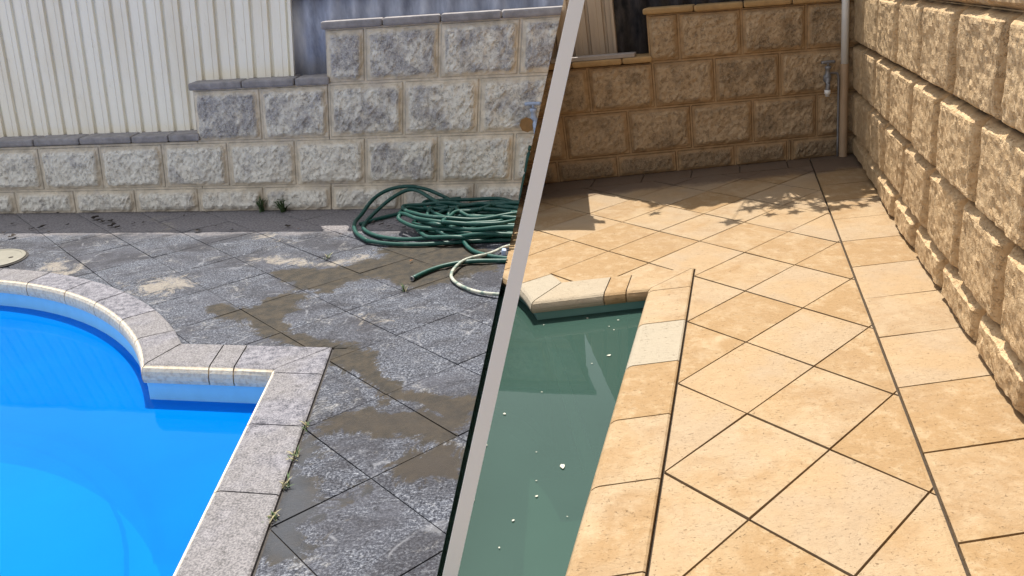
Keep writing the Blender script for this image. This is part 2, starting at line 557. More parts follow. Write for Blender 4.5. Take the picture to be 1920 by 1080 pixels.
def slab(mb, fn, corners, cuts, res, gap, attrf, var, thick=.05, lift=0.):
    """one paving slab: local quad `corners`, cut by half planes (point, outward normal); edges eased"""
    b = bmesh.new()
    c0, c1, c2, c3 = [Vector((*c, 0)) for c in corners]
    cen = (c0 + c1 + c2 + c3) / 4
    f = 1 - gap * 2 / (c1 - c0).length
    c0, c1, c2, c3 = [cen + (c - cen) * f for c in (c0, c1, c2, c3)]
    vs = [[b.verts.new(c0.lerp(c1, i / res).lerp(c3.lerp(c2, i / res), j / res)) for j in range(res + 1)] for i in range(res + 1)]
    for i in range(res):
        for j in range(res):
            b.faces.new((vs[i][j], vs[i + 1][j], vs[i + 1][j + 1], vs[i][j + 1]))
    for pt, no in cuts:
        if b.faces:
            bmesh.ops.bisect_plane(b, geom=b.verts[:] + b.edges[:] + b.faces[:], dist=1e-5, plane_co=(*pt, 0), plane_no=(*no, 0), clear_outer=True)
    if not b.faces:
        b.free()
        return
    be = [e for e in b.edges if len(e.link_faces) == 1]
    # ease the arris: push the rim down, then drop a skirt
    ins = bmesh.ops.inset_region(b, faces=b.faces[:], thickness=.012, depth=0, use_even_offset=True)
    be = [e for e in b.edges if len(e.link_faces) == 1]
    rim = {v for e in be for v in e.verts}
    tx, ty = random.uniform(-.006, .006), random.uniform(-.006, .006)
    for v in b.verts:
        v.co.z = lift + (v.co.x - cen.x) * tx + (v.co.y - cen.y) * ty - (.009 if v in rim else 0)
    ex = bmesh.ops.extrude_edge_only(b, edges=be)
    for v in ex['geom']:
        if isinstance(v, bmesh.types.BMVert):
            v.co.z -= thick
    b.verts.index_update()
    at = {k: [] for k in attrf(0, 0)}
    for v in b.verts:
        for k, x in attrf(v.co.x, v.co.y).items():
            at[k].append(x)
    at['var'] = [var] * len(b.verts)
    mb.add([fn(*v.co) for v in b.verts], [[v.index for v in f.verts] for f in b.faces], at)
    b.free()


POLY = dict(
    A=[(-2.09, 3.6), (-1.67, 3.79), (-1.28, 3.68), (-0.87, 3.92), (-0.42, 4.3), (-0.61, 4.56), (-0.13, 4.97), (0.81, 4.96), (1.25, 4.55), (1.28, 3.59), (1.03, 3.7), (0.72, 3.26), (0.01, 2.84), (-0.2, 3.24), (-0.48, 3.35), (-0.84, 3.13), (-1.0, 2.71), (-1.24, 2.8), (-1.49, 2.9), (-1.79, 3.22)],
    B=[(-2.6, 2.18), (-2.42, 2.32), (-2.06, 2.11), (-1.85, 2.45), (-1.57, 2.74), (-1.27, 2.74), (-1.36, 2.22), (-1.44, 1.78), (-1.34, 1.46), (-0.89, 1.18), (-0.44, 1.13), (-0.16, 0.87), (-0.09, 0.49), (0.07, 0.2), (0.35, 0.06), (0.77, 0.03), (0.95, 0.1), (0.86, -0.46), (0.72, -0.7), (0.58, -0.84), (0.25, -0.83), (-0.04, -0.81), (-0.34, -0.79), (-0.6, -0.77), (-0.57, -0.63), (-0.2, -0.35), (-0.01, -0.08), (-0.21, 0.24), (-0.53, 0.52), (-0.81, 0.76), (-1.11, 1.02), (-1.4, 1.15), (-1.72, 1.36), (-2.03, 1.76), (-2.39, 1.74)],
    C=[(-0.66, -0.82), (-0.49, -1.11), (-0.55, -1.43), (-0.37, -1.77), (-0.2, -1.79), (-0.02, -1.49), (0.03, -1.56), (-0.27, -1.89), (-0.44, -2.1), (-0.34, -2.38), (-0.51, -2.51), (-0.78, -2.37), (-0.74, -1.8)],
    D=[(0.16, -1.28), (0.31, -1.03), (0.76, -0.78), (0.76, -1.38), (0.42, -1.41), (0.34, -1.63), (0.21, -1.57)],
    F=[(-.1, -.25), (.12, -.1), (.5, -.2), (.62, -.42), (.3, -.34), (0, -.42)])
CREAM = [[(-4.15, 3.06), (-3.52, 3.41), (-3.06, 3.08), (-3.2, 2.55), (-3.8, 2.63)],
         [(-6.13, 3.89), (-5.79, 4.16), (-5.3, 3.76), (-5.23, 3.46), (-5.56, 3.38)],
         [(-1.67, 3.79), (-2.5, 4.04), (-2.3, 4.3), (-1.38, 4.04), (-0.67, 4.3), (-0.43, 4.43), (-0.93, 3.8)],
         [(-1.82, 1.77), (-1.55, 2.13), (-1.34, 1.62), (-1.62, 1.53)], [(-0.4, 1.96), (-0.26, 2.0), (-0.19, 1.84), (-0.32, 1.78)],
         [(-5.12, 6.49), (-5.05, 6.64), (-4.47, 5.83), (-4.55, 5.69)], [(-2.83, 5.46), (-2.62, 5.59), (-2.21, 5.08), (-2.31, 4.91)],
         [(-1.79, 2.21), (-1.71, 2.49), (-1.46, 2.74), (-1.25, 2.61), (-1.5, 2.22)]]


def old_attrs(x, y):
    if x < -9 or y < -4 or x > 2.5:
        return dict(wet=0, moss=0, blue=0, cream=0, dirt_shade=0)
    s = {k: inpoly(x, y, p) for k, p in POLY.items()}
    w = max(s['A'], s['B'] if s['F'] < 0 else -s['F'], s['C'], s['D'])
    cr = max(inpoly(x, y, p) for p in CREAM)
    lo = sstep(.6, -.6, y)                      # the lower run of the stain is mossier
    cl = lambda d, k: min(1, max(0, .5 + d / k))
    return dict(wet=cl(w, .5), moss=max(.85 * cl(s['D'], .3), .55 * lo * cl(s['B'], .4)), blue=cl(s['C'], .2), cream=cl(cr, .7), dirt_shade=sstep(4.3, 6.9, y))


def new_attrs(x, y):
    return dict(grey=0, grime_shade=sstep(8.2, 9.6, y) * .95)  # shade painted into the slabs along with damp dirt


def paving(y, mb, attrf, res, gap):
    """diagonal field, straight border along the walls; ox/oy: diagonal lattice origin"""
    rng = random.Random(3 if y == 'old' else 5)
    ox, oy = POOL[y]
    wy = WALL_Y[y]
    xb = .76 if y == 'new' else 30
    fn = lambda X, Y, Z: P(y, X, Y, Z)
    r2 = math.sqrt(.5)
    for a in range(-18, 12):
        for b in range(-18, 14):
            cs = [((i + j) * r2, (j - i) * r2) for i, j in ((a, b), (a + 1, b), (a + 1, b + 1), (a, b + 1))]
            cx, cy = sum(c[0] for c in cs) / 4, sum(c[1] for c in cs) / 4
            if cx < -15 or cx > 4 or cy > wy + .55 or cy < -4.2 + min(oy, 0) or (y == 'new' and (cx > xb + .8 or cx < -6.5)):
                continue
            cuts = [((0, wy - .70 if y == 'new' else wy + .06), (0, 1))]
            if y == 'new':
                cuts.append(((xb - .012, 0), (1, 0)))
            px, py = cx - ox, cy - oy
            if px < -.9 and py < .8 and math.hypot(px - CXp, py - CYp) < RO - .9:
                continue
            if py < .9 and px > -2.2:
                if px < -1.0 and py < .4:
                    if px < -1.45: continue
                # beside the long straight side, or the corner slab which is cut to an L
                if py > .25 and px < -.6:
                    slab(mb, fn, cs, cuts + [((-.69 + ox, 0), (1, 0)), ((0, 1.02 + oy - .001), (0, -1))], res, gap, attrf, v := rng.random())
                    slab(mb, fn, cs, cuts + [((-.69 + ox, 0), (-1, 0))], res, gap, attrf, v)
                    continue
                slab(mb, fn, cs, cuts + [((-.69 + ox, 0), (-1, 0))], res, gap, attrf, rng.random())
            elif px > -1.0:
                if py < 1.75 and px < -.1:
                    slab(mb, fn, cs, cuts + [((-.69 + ox, 0), (-1, 0)), ((0, 1.02 + oy), (0, 1))], res, gap, attrf, v := rng.random())
                    slab(mb, fn, cs, cuts + [((0, 1.02 + oy), (0, -1))], res, gap, attrf, v)
                else:
                    slab(mb, fn, cs, cuts, res, gap, attrf, rng.random())
            elif px > -2.45:
                slab(mb, fn, cs, cuts + [((0, 1.02 + oy), (0, -1))], res, gap, attrf, rng.random())
            else:
                if math.hypot(px - CXp, py - CYp) < RO + 1.1:
                    an = math.atan2(py - CYp, px - CXp)
                    if an < 0:
                        continue
                    rc = RO - .02
                    pt = (CXp + rc * math.cos(an) + ox, CYp + rc * math.sin(an) + oy)
                    no = (-math.cos(an), -math.sin(an))
                    cuts.append((pt, no))
                    if px > -3.4:
                        cuts.append(((0, .8 + oy), (0, -1)))
                slab(mb, fn, cs, cuts, res, gap, attrf, rng.random())
    # border row against the garden wall
    x = -15.2 if y == 'new' else 99
    while x < (WALL_X if y == 'new' else 4):
        x1 = min(x + 1.03, xb if (y == 'new' and x < xb) else 99)
        if y == 'new' and x >= xb - 1e-6:
            break
        slab(mb, fn, [(x, wy - .685), (x1, wy - .685), (x1, wy + .05), (x, wy + .05)], [], res, gap, attrf, rng.random())
        x = x1
    if y == 'new':
        yy = .81 - 1.037 * 8
        while yy < wy - .1:
            slab(mb, fn, [(xb + .01, yy), (WALL_X + .05, yy), (WALL_X + .05, min(yy + 1.037, wy + .05)), (xb + .01, min(yy + 1.037, wy + .05))], [], res, gap, attrf, rng.random())
            yy += 1.037


mb = MB()
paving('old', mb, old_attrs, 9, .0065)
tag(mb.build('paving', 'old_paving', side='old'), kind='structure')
mb = MB()
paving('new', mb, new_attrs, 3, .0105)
tag(mb.build('paving', 'new_paving', side='new'), kind='structure')


# ---------------------------------------------------------------- pools: shell, coping, water
def pool(y, label, zf, shell_mat, cop_mat, water_mat, north_mat=None):
    off = POOL[y]
    root = thing('swimming_pool', P(y, off[0] - 1.2, off[1] + .4, 0), label, 'swimming pool')
    # shell
    path = pool_path(off, .07)
    prof = [(0, -.13), (0, -.45), (0, -1.2), (0, zf + .25), (.04, zf + .12), (.12, zf + .03), (.25, zf)]
    sh = MB()
    inner = pool_path(off, .07 - .25)
    for i in range(len(path) - 1):
        pass
    vs, fs, at = [], [], []
    for (gx, z) in prof:
        pp = pool_path(off, .07 - gx)
        for (px, py) in pp:
            vs.append(P(y, px, py, z))
            at.append(sstep(zf + .14, zf + .02, z) if y == 'old' else 0.)
    m_ = len(path)
    if y == 'new':             # straight walls: shade painted into their colour as a dark coat
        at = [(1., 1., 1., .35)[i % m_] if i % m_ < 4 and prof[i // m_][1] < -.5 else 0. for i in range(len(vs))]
    for i in range(len(prof) - 1):
        for k in range(m_ - 1):
            fs.append((i * m_ + k, i * m_ + k + 1, (i + 1) * m_ + k + 1, (i + 1) * m_ + k))
    sh.add(vs, fs, {'dirt_shade': at})
    # floor with a ring of settled dirt
    pp = pool_path(off, .07 - .25)
    rings = [0, .22, .32, .45, .8]
    nn = len(pp)
    v2, a2 = [], []
    for rr in rings:
        for (px, py) in pool_path(off, .07 - .25 - rr):
            v2.append(P(y, px, py, zf))
            a2.append({0: .1, .22: .2, .32: .3, .45: .1, .8: 0}[rr] if y == 'old' else 0)
    f2 = []
    for i in range(len(rings) - 1):
        for k in range(nn - 1):
            f2.append((i * nn + k, i * nn + k + 1, (i + 1) * nn + k + 1, (i + 1) * nn + k))
    k0 = (len(rings) - 1) * nn
    f2.append(tuple(range(k0, k0 + nn)))
    sh.add(v2, f2, {'dirt_shade': a2})
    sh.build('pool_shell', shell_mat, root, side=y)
    if y == 'old':             # silt settled in a ring on the floor
        rg_ = MB()
        n_ = 90
        ring = []
        for k in range(n_ + 1):
            a = R(-35 + 130 * k / n_)
            for rr in (0, 1):
                w_ = 4.17 + (rr - .5) * (.05 + .05 * abs(nz((k * .21, rr, 2.), 3)))  + .02 * nz((k * .3, 1, 1), 2)
                ring.append(P(y, CXp + w_ * math.cos(a), CYp + w_ * math.sin(a), zf + .012))
        rg_.add(ring, [(2 * k, 2 * k + 1, 2 * k + 3, 2 * k + 2) for k in range(n_)])
        rg_.build('silt_ring', 'leaf_dry', root, side=y)
    if y == 'old':             # pale band of dry liner above the water
        lb = MB()
        a_, n_ = pool_path(off, .058), len(path)
        lb.add([P(y, px, py, z) for z in (-.15, -.43) for px, py in a_], [(k, k + 1, n_ + k + 1, n_ + k) for k in range(n_ - 1)])
        lb.build('waterline_band', 'liner', root, side=y)
    # coping stones: bullnose profile from the nose (u=0) to the back (u=1)
    cop = MB()
    prof = [(.10, -.20, 1), (.03, -.185, 1), (0, -.14, 1), (-.005, -.09, 1), (.01, -.045, 1), (.045, -.008, .9), (.10, .012, .35), (.16, .02, .0), (.3, .02, 0), (.5, .02, 0), (.8, .02, 0), (.97, .02, 0), (1, .008, 0), (1, -.06, 0)]

    if y == 'new':
        prof = [(u, z * .72 if z < -.07 else z, q) for u, z, q in prof]

    def stone(p_in, p_out, var, grey=0.):
        """p_in/p_out: matching lists of nose and back points along the stone"""
        vs, fs, nose_, = [], [], []
        L = len(p_in)
        for (xi, yi), (xo, yo) in zip(p_in, p_out):
            w = math.hypot(xo - xi, yo - yi)
            for (u, z, nn_) in prof:
                uu = u if u > .45 else u * .58 / w
                vs.append(P(y, xi + (xo - xi) * uu + off[0], yi + (yo - yi) * uu + off[1], z))
                nose_.append(nn_)
        K = len(prof)
        for i in range(L - 1):
            for k in range(K - 1):
                fs.append((i * K + k, i * K + k + 1, (i + 1) * K + k + 1, (i + 1) * K + k))
        fs += [tuple(range(K)), tuple(range((L - 1) * K, L * K))]
        cop.add(vs, fs, {'nose': nose_, 'var': var, 'grey': grey, 'grime_shade': 0.})

    rng = random.Random(11)
    xi, xo, yi, yo, e = -1.30, -.715, .37, 1.0, .008
    greys = {1: 1.} if y == 'new' else {}
    # long straight side, towards the viewer
    y0 = .35
    js = [.33 - 1.04 * k for k in range(9)] if y == 'old' else [.33, -.66, -1.65, -2.66, -3.6, -4.6, -5.6, -6.6]
    stone([(xi, yi - .001), (xi, js[0] + e)][::-1], [(xo, yo - .02), (xo, js[0] + e)][::-1], .5) if False else None
    # corner piece is mitred: one half on each run
    stone([(xi, yi), (xi, js[0] + e)], [(xo, yo), (xo, js[0] + e)], .45)
    for k in range(len(js) - 1):
        stone([(xi, js[k] - e), (xi, js[k + 1] + e)], [(xo, js[k] - e), (xo, js[k + 1] + e)], rng.random(), greys.get(k, 0.))
    # short straight side
    ci = CXp + math.sqrt(RI ** 2 - (yi - CYp) ** 2)
    co = CXp + math.sqrt(RO ** 2 - (yo - CYp) ** 2)
    hj = [-1.725, -2.013] if y == 'old' else [-1.58, -1.87]
    stone([(xi - e, yi), (hj[0] + e, yi)], [(xo - e * 2, yo), (hj[0] + e, yo)], .4)
    stone([(hj[0] - e, yi), (hj[1] + e, yi)], [(hj[0] - e, yo), (hj[1] + e, yo)], .8)
    stone([(hj[1] - e, yi), (ci + e, yi)], [(hj[1] - e, yo), (co + e * 2, yo)], .55, .7 if y == 'new' else 0)
    # curved side
    ai, ao = math.atan2(yi - CYp, ci - CXp), math.atan2(yo - CYp, co - CXp)
    js = [(ai, ao)] + [(R(a), R(a)) for a in (34.1, 43, 53.7, 63.4, 74, 84.5, 95, 105.5, 116, 126.5, 137, 147.5, 158, 169, 180)]
    for k in range(len(js) - 1):
        pin, pout = [], []
        for q in range(6):
            t = (q + (.06 if q == 0 else -.06 if q == 5 else 0)) / 5
            a, b = js[k][0] + (js[k + 1][0] - js[k][0]) * t, js[k][1] + (js[k + 1][1] - js[k][1]) * t
            pin.append((CXp + RI * math.cos(a), CYp + RI * math.sin(a)))
            pout.append((CXp + RO * math.cos(b), CYp + RO * math.sin(b)))
        stone(pin, pout, rng.random(), (1. if k == 0 else 0.) if y == 'new' else 0)
    cop.build('coping', cop_mat, root, side=y, smooth=False)
    # grout under the stones
    gr = MB()
    a_, b_ = pool_path(off, .12), pool_path(off, .35)
    nn = len(a_)
    gr.add([P(y, px, py, .003) for px, py in a_] + [P(y, px, py, .003) for px, py in b_] + [P(y, px, py, -.14) for px, py in a_],
           [(k, k + 1, nn + k + 1, nn + k) for k in range(nn - 1)] + [(k, k + 1, 2 * nn + k + 1, 2 * nn + k) for k in range(nn - 1)])
    gr.build('coping_grout', 'dark_joint', root, side=y)
    # water
    wm = MB()
    pp = pool_path(off, .066)
    wl = -.41 if y == 'old' else -.26
    wm.add([P(y, px, py, wl) for px, py in pp], [tuple(range(len(pp)))])
    tag(wm.build('water', water_mat, side=y), kind='structure')
    return root


pool('old', 'pool of clear blue water with grimy pale coping stones', -2.5, 'old_shell', 'old_coping', 'old_water')
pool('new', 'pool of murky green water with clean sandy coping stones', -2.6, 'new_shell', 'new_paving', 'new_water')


pr = [o for o in C.objects if o.name.startswith('swimming_pool')][-1]
MB().tube([P('new', -3.36, 3.82, -.45), P('new', -3.28, 3.78, -.8), P('new', -3.16, 3.74, -1.5), P('new', -3.0, 3.7, -2.55)], (.035 * S, .10 * S), 8, 4).build('pale_corner_strip', 'pale_strip', pr, smooth=True)

# ---------------------------------------------------------------- block walls
def block(mb, fn, u0, u1, v0, v1, step, depth, margin, amp, seed, var, groove=.018, side_bev=.05, chamfer=False):
    """a rock-faced block on the (u, v) face plane; fn(u, v, d) gives the world point d in front of the plane"""
    nu, nv = max(6, int((u1 - u0) / step)), max(4, int((v1 - v0) / step))
    vs, ms, js = [], [], []
    rr = random.Random(seed)
    wob = rr.uniform(-1, 1) * .012
    for i in range(nu + 1):
        for j in range(nv + 1):
            # rows bunch towards the edges
            s_ = i / nu
            t_ = j / nv
            s_ = s_ - .10 * math.sin(2 * math.pi * s_)
            t_ = t_ - .10 * math.sin(2 * math.pi * t_)
            u, v = u0 + (u1 - u0) * s_, v0 + (v1 - v0) * t_
            n1 = nz((u + seed * 3.1, v, 1.7), 3.2)
            n2 = nz((u, v + seed, 5.), 9)
            n3 = nz((u, v, seed + 9.), 22)
            eu, ev = min(u - u0, u1 - u), min(v - v0, v1 - v)
            ra = .09                                   # rounded corners of the raised face
            qx, qy = max(0, ra + margin - eu), max(0, ra + margin - ev)
            e = ra - math.hypot(qx, qy) if qx > 0 and qy > 0 else min(eu, ev) - margin
            e += n2 * (.012 if chamfer else .03)
            edge = min(eu, ev)
            d = -.02 + .02 * sstep(0, groove, edge)
            if margin > .04:
                d += .035 * sstep(groove * .5, groove * 2.2, edge)
            f = sstep(-.01, side_bev + .03, e)
            if chamfer:
                f = min(1, max(0, min(eu / .15, ev / .09)))
                f = f - .12 * math.sin(2 * math.pi * f) * .5
            d += depth * (f if chamfer else math.sqrt(max(f, 0))) * (1 + .08 * n1)
            d += amp * f * (n1 * (.35 if chamfer else .6) + n2 * .6 + abs(n3) * .8) + wob * f
            vs.append(fn(u, v, d))
            ms.append(sstep(.15, .75, f))
            js.append(1 - sstep(groove * .6, groove * 2., edge))
    fs = []
    for i in range(nu):
        for j in range(nv):
            a = i * (nv + 1) + j
            fs.append((a, a + 1, a + nv + 2, a + nv + 1))
    mb.add(vs, fs, {'mask': ms, 'var': var, 'joint': js})


def course_wall(mb, fn, courses, step, depth, margin, amp, seed, vf, groove=.018, side_bev=.05):
    k = seed
    for v0, v1, joints in courses:
        for a, b in zip(joints, joints[1:]):
            k += 1
            block(mb, fn, a, b, v0, v1, step, depth, margin, amp, k * 1.37 % 97, vf(a, v0, k), groove, side_bev)


def arange(x0, st, n):
    return [x0 + st * i for i in range(n)]


# dirty garden wall (steps up to the right)
wy = WALL_Y['old']
old_root = thing('limestone_garden_wall', P('old', -3, wy, 0), 'weathered grey limestone block wall stepping up behind the blue pool', 'garden wall')
fo = lambda u, v, d: P('old', u, wy - d, v)
rngv = random.Random(21)
cs = [(-.03, .456, arange(-8.41 - 1.3475 * 6, 1.3475, 16)),
      (.456, 1.30, arange(-7.70 - 1.34 * 6, 1.34, 15)),
      (1.30, 2.237, [-4.285, -2.96, -1.66, -.29, 1.04, 2.4, 3.7]),
      (2.237, 3.13, [-1.69, -.98, .33, 1.68, 3.03])]
mb = MB()
course_wall(mb, fo, cs, .037, .075, .065, .05, 1, lambda a, v, k: min(1, max(0, .12 + .25 * (v > 1) + .38 * (v > 2) + .3 * (v > 1.2 and a < -2.5) + rngv.uniform(-.15, .25))))
mb.build('block_facing', 'old_block', old_root, side='old')
mb = MB()
for x0, x1, z1 in ((-16.4, -4.285, 1.32), (-4.29, -1.69, 2.24), (-1.695, 4, 3.14)):
    mb.box(lambda X, Y, Z: P('old', X, Y, Z), x0 + (.02 if x0 > -10 else 0), x1, wy - .008, wy + 2.6, -.4, z1, {'mask': 0., 'var': .5, 'joint': 0.})
mb.build('wall_core', 'old_block', old_root, side='old')


def cap(y, x0, x1, zb, zt, joints, mat, root, side, proj=.11, back=.75):
    mb = MB()
    js = [x0] + [j for j in joints if x0 < j < x1] + [x1]
    for a, b in zip(js, js[1:]):
        rz = random.uniform(-.006, .006)
        mb.box(lambda X, Y, Z: P(y, X, Y, Z), a + .006, b - .006, WALL_Y[y] - proj + random.uniform(-.008, .008), WALL_Y[y] + back, zb + rz, zt + rz, bev=.035)
    return mb.build('capping', mat, root, side=side)


cap('old', -16.4, -4.20, 1.335, 1.465, [-15.2, -14.2, -13.1, -12, -10.9, -9.8, -8.75, -7.74, -6.73, -5.62, -4.85], 'old_cap', old_root, 'old')
cap('old', -4.34, -1.63, 2.24, 2.37, [-3.29, -2.28], 'old_cap', old_root, 'old')
cap('old', -1.76, 4, 3.135, 3.265, [-.66, .34, 1.36], 'old_cap', old_root, 'old')

# stained garden wall of the cleaned yard
wy2 = WALL_Y['new']
nb_root = thing('limestone_garden_wall', P('new', -1, wy2, 0), 'brown stained limestone block wall in shade behind the sandy paving', 'garden wall')
fb = lambda u, v, d: P('new', u, wy2 - d, v)
cs = [(-.03, .45, arange(-7.15, 1.255, 8)[:-1] + [.28, 1.9]),
      (.45, 1.38, arange(-7.02, 1.31, 6) + [.92, 1.9]),
      (1.38, 2.30, [-6.3, -5.05, -3.81, -2.5, -1.24, .13, 1.9]),
      (2.30, 3.22, [-2.55, -1.93, -.65, .69, 1.9]),
      ]
cs = [(a, b, sorted(set(j))) for a, b, j in cs]
mb = MB()
course_wall(mb, fb, cs, .045, .06, .06, .04, 60, lambda a, v, k: rngv.uniform(.1, .6) + (1.1 if v < .1 else 0))
mb.build('block_facing', 'back_block', nb_root, side='new')
mb = MB()
for x0, x1, z1 in ((-7, -2.55, 2.29), (-2.555, 2.2, 3.22)):
    mb.box(lambda X, Y, Z: P('new', X, Y, Z), x0, x1, wy2 - .008, wy2 + 1.6, -.4, z1, {'mask': 0., 'var': .5, 'joint': 0.})
mb.build('wall_core', 'back_block', nb_root, side='new')
cap('new', -7.2, -2.49, 2.31, 2.43, [-5.9, -4.9, -4.1, -3.1], 'new_cap', nb_root, 'new', .1)
cap('new', -2.62, 1.9, 3.225, 3.345, [-1.6, -.6, .4, 1.4], 'new_cap', nb_root, 'new', .1)

# sunlit side wall
sw_root = thing('limestone_side_wall', P('new', WALL_X, 4, 0), 'sunlit cream limestone block wall running along the right of the yard', 'garden wall')
fs_ = lambda u, v, d: P('new', WALL_X - d, u, v)


def jl(lst, st, lo=-8.0, hi=10.40):
    lst = sorted(lst)
    while lst[0] > lo:
        lst.insert(0, lst[0] - st)
    while lst[-1] + st < hi - .5:
        lst.append(lst[-1] + st)
    return lst + [hi]


cs = [(-.03, .46, jl([1.37, 2.78, 4.21, 5.62], 1.43)),
      (.46, 1.39, jl([.82, 2.25, 3.63, 5.08, 6.67], 1.46)),
      (1.39, 2.36, jl([1.81, 3.34, 4.73, 6.34, 7.72], 1.47)),
      (2.36, 3.37, jl([1.26, 2.85, 4.41, 6.02, 7.63, 9.17], 1.55)),
      (3.37, 4.3, jl([.6, 2.1, 3.6], 1.5))]
mb = MB()
for v0, v1, js in cs:
    for k, (a, b) in enumerate(zip(js, js[1:])):
        near = a < 7 and b > -1.2
        block(mb, fs_, a, b, v0, v1, .034 if near else .08, .15, .035, .026, (a * 7.7 + v0 * 13) % 91, rngv.uniform(0, .75), .02, .07, True)
mb.build('block_facing', 'side_block', sw_root, side='new')
mb = MB()
mb.box(lambda X, Y, Z: P('new', X, Y, Z), WALL_X + .008, WALL_X + 1.0, -8.5, wy2 + 1.6, -.4, 4.29, {'mask': 0., 'var': .4, 'joint': 0.})
mb.build('wall_core', 'side_block', sw_root, side='new')


# ---------------------------------------------------------------- steel fences on the walls
def sheet(y, x0, x1, z0, z1, yp, period, prof, thick=.012):
    rake = (lambda X: z1 + (max(0, -.5 - X) * .40 if y == 'new' else 0))  # sheets on the new wall rise out of view, raked to shape their shadow
    """ribbed sheet: prof = [(fraction of period, depth)]"""
    mb = MB()
    xs = []
    k = 0
    x = x0
    while x < x1:
        for fr, d in prof:
            xx = x + fr * period
            if xx <= x1:
                xs.append((xx, d))
        x += period
    vs = []
    for X, d in xs:
        for Z in (z0, rake(X)):
            vs.append(P(y, X, yp - d, Z))
    for X, d in xs:
        for Z in (z0, rake(X)):
            vs.append(P(y, X, yp - d + thick, Z))
    N = len(xs) * 2
    fs = [(2 * i, 2 * i + 1, 2 * i + 3, 2 * i + 2) for i in range(len(xs) - 1)]
    fs += [(N + 2 * i, N + 2 * i + 2, N + 2 * i + 3, N + 2 * i + 1) for i in range(len(xs) - 1)]
    fs += [(2 * i + 1, N + 2 * i + 1, N + 2 * i + 3, 2 * i + 3) for i in range(len(xs) - 1)] + [(2 * i, 2 * i + 2, N + 2 * i + 2, N + 2 * i) for i in range(len(xs) - 1)]
    mb.add(vs, fs)
    return mb


RIB = [(0, 0), (.10, .0), (.13, -.075), (.25, -.075), (.34, 0.), (.60, .0), (.61, .010), (.80, .010), (.82, 0.)]
WAVE = [(t / 12, .05 * math.cos(2 * math.pi * t / 12)) for t in range(12)]
fo1 = sheet('old', -12 + .16 - .345 * 13, -2.40, 1.45, 4.15, wy + .40, .345, RIB)
f1 = thing('ribbed_steel_fence', P('old', -5, wy + .4, 1.45), 'cream ribbed steel fence standing on the stepped grey wall', 'fence')
fo1.build('fence_sheet', 'cream_fence', f1, side='old')
MB().box(lambda X, Y, Z: P('old', X, Y, Z), -2.425, -2.37, wy + .33, wy + .46, 2.37, 4.17).build('edge_post', 'cream_fence', f1, side='old')
MB().box(lambda X, Y, Z: P('old', X, Y, Z), -16.4, -2.37, wy + .33, wy + .5, 4.15, 4.21).build('top_rail', 'cream_fence', f1, side='old')
f2 = thing('corrugated_steel_fence', P('old', 0, wy + .55, 2.37), 'blue-grey corrugated steel sheets behind the top of the grey wall', 'fence')
sheet('old', -2.5, 4, 2.34, 3.66, wy + .58, .42, WAVE).build('fence_sheet', 'grey_fence', f2, side='old', smooth=True)
MB().box(lambda X, Y, Z: P('old', X, Y, Z), -2.5, 4, wy + .48, wy + .66, 3.66, 3.70).build('top_rail', 'grey_fence', f2, side='old')
f3 = thing('ribbed_steel_fence', P('new', -4.5, wy2 + .5, 2.4), 'tan ribbed steel fence panel in shade beside the white divider', 'fence')
sheet('new', -7, -3.30, 2.40, 7.05, wy2 + .50, .345, RIB).build('fence_sheet', 'tan_fence', f3, side='new')
MB().box(lambda X, Y, Z: P('new', X, Y, Z), -3.325, -3.27, wy2 + .42, wy2 + .56, 2.43, 7.07).build('edge_post', 'tan_fence', f3, side='new')
MB().box(lambda X, Y, Z: P('new', X, Y, Z), -3.4, -3.27, wy2 + .42, wy2 + .6, 8.16, 8.22).build('top_rail', 'tan_fence', f3, side='new')
f4 = thing('corrugated_steel_fence', P('new', -1, wy2 + .7, 2.4), 'dark grey corrugated steel sheets above the brown stained wall', 'fence')
sheet('new', -3.6, 1.9, 2.36, 7.05, wy2 + .68, .42, WAVE).build('fence_sheet', 'dark_fence', f4, side='new', smooth=True)
MB().box(lambda X, Y, Z: P('new', X, Y, Z), -.5, 1.9, wy2 + .58, wy2 + .76, 7.05, 7.11).build('top_rail', 'dark_fence', f4, side='new')

pl = MB().box(lambda X, Y, Z: P('new', X, Y, Z), -4.5, -2.84, wy2 - .07, wy2 + .22, 2.435, 2.52, bev=.015)
tag(pl.build('steel_bar', 'plank', origin=P('new', -3.5, wy2, 2.43), side='new'), 'flat grey steel bar lying on the lower sandy wall capping', 'metal bar')

# ---------------------------------------------------------------- white dividing stripe
# dividing stripe between the two views, built as a post in the green pool
t = thing('divider_stripe', (-1.11 * S, 3.5 * S, -2.4 * S), 'white dividing stripe between the two views, built as a leaning post', 'post')
a0 = Vector((-.958, 3.5, .32))
a1 = Vector((.044, 3.5, 3.55))
ax = (a1 - a0) / (a1.z - a0.z)


def post_at(z, w):
    c = a0 + ax * (z - a0.z)
    return [Vector((c.x - w, c.y - w, z)), Vector((c.x + w, c.y - w, z)), Vector((c.x + w, c.y + w, z)), Vector((c.x - w, c.y + w, z))]


vs = []
for z, w in ((-2.5, .060), (.32, .0470), (3.55, .0340), (3.9, .0330)):
    vs += [p * S for p in post_at(z, w)]
fs = [(4 * i + k, 4 * i + (k + 1) % 4, 4 * i + 4 + (k + 1) % 4, 4 * i + 4 + k) for i in range(3) for k in range(4)] + [(3, 2, 1, 0), (12, 13, 14, 15)]
MB().add(vs, fs).build('stripe_body', 'white', t)
c = post_at(-2.5, .25)
MB().add([p * S for p in c] + [(p + Vector((0, 0, .1))) * S for p in c], [(0, 1, 2, 3), (4, 5, 6, 7), (0, 1, 5, 4), (1, 2, 6, 5), (2, 3, 7, 6), (3, 0, 4, 7)]).build('stripe_foot', 'white', t)

# ---------------------------------------------------------------- garden hose
def O(x, y, z=.04):
    return P('old', x, y, z)


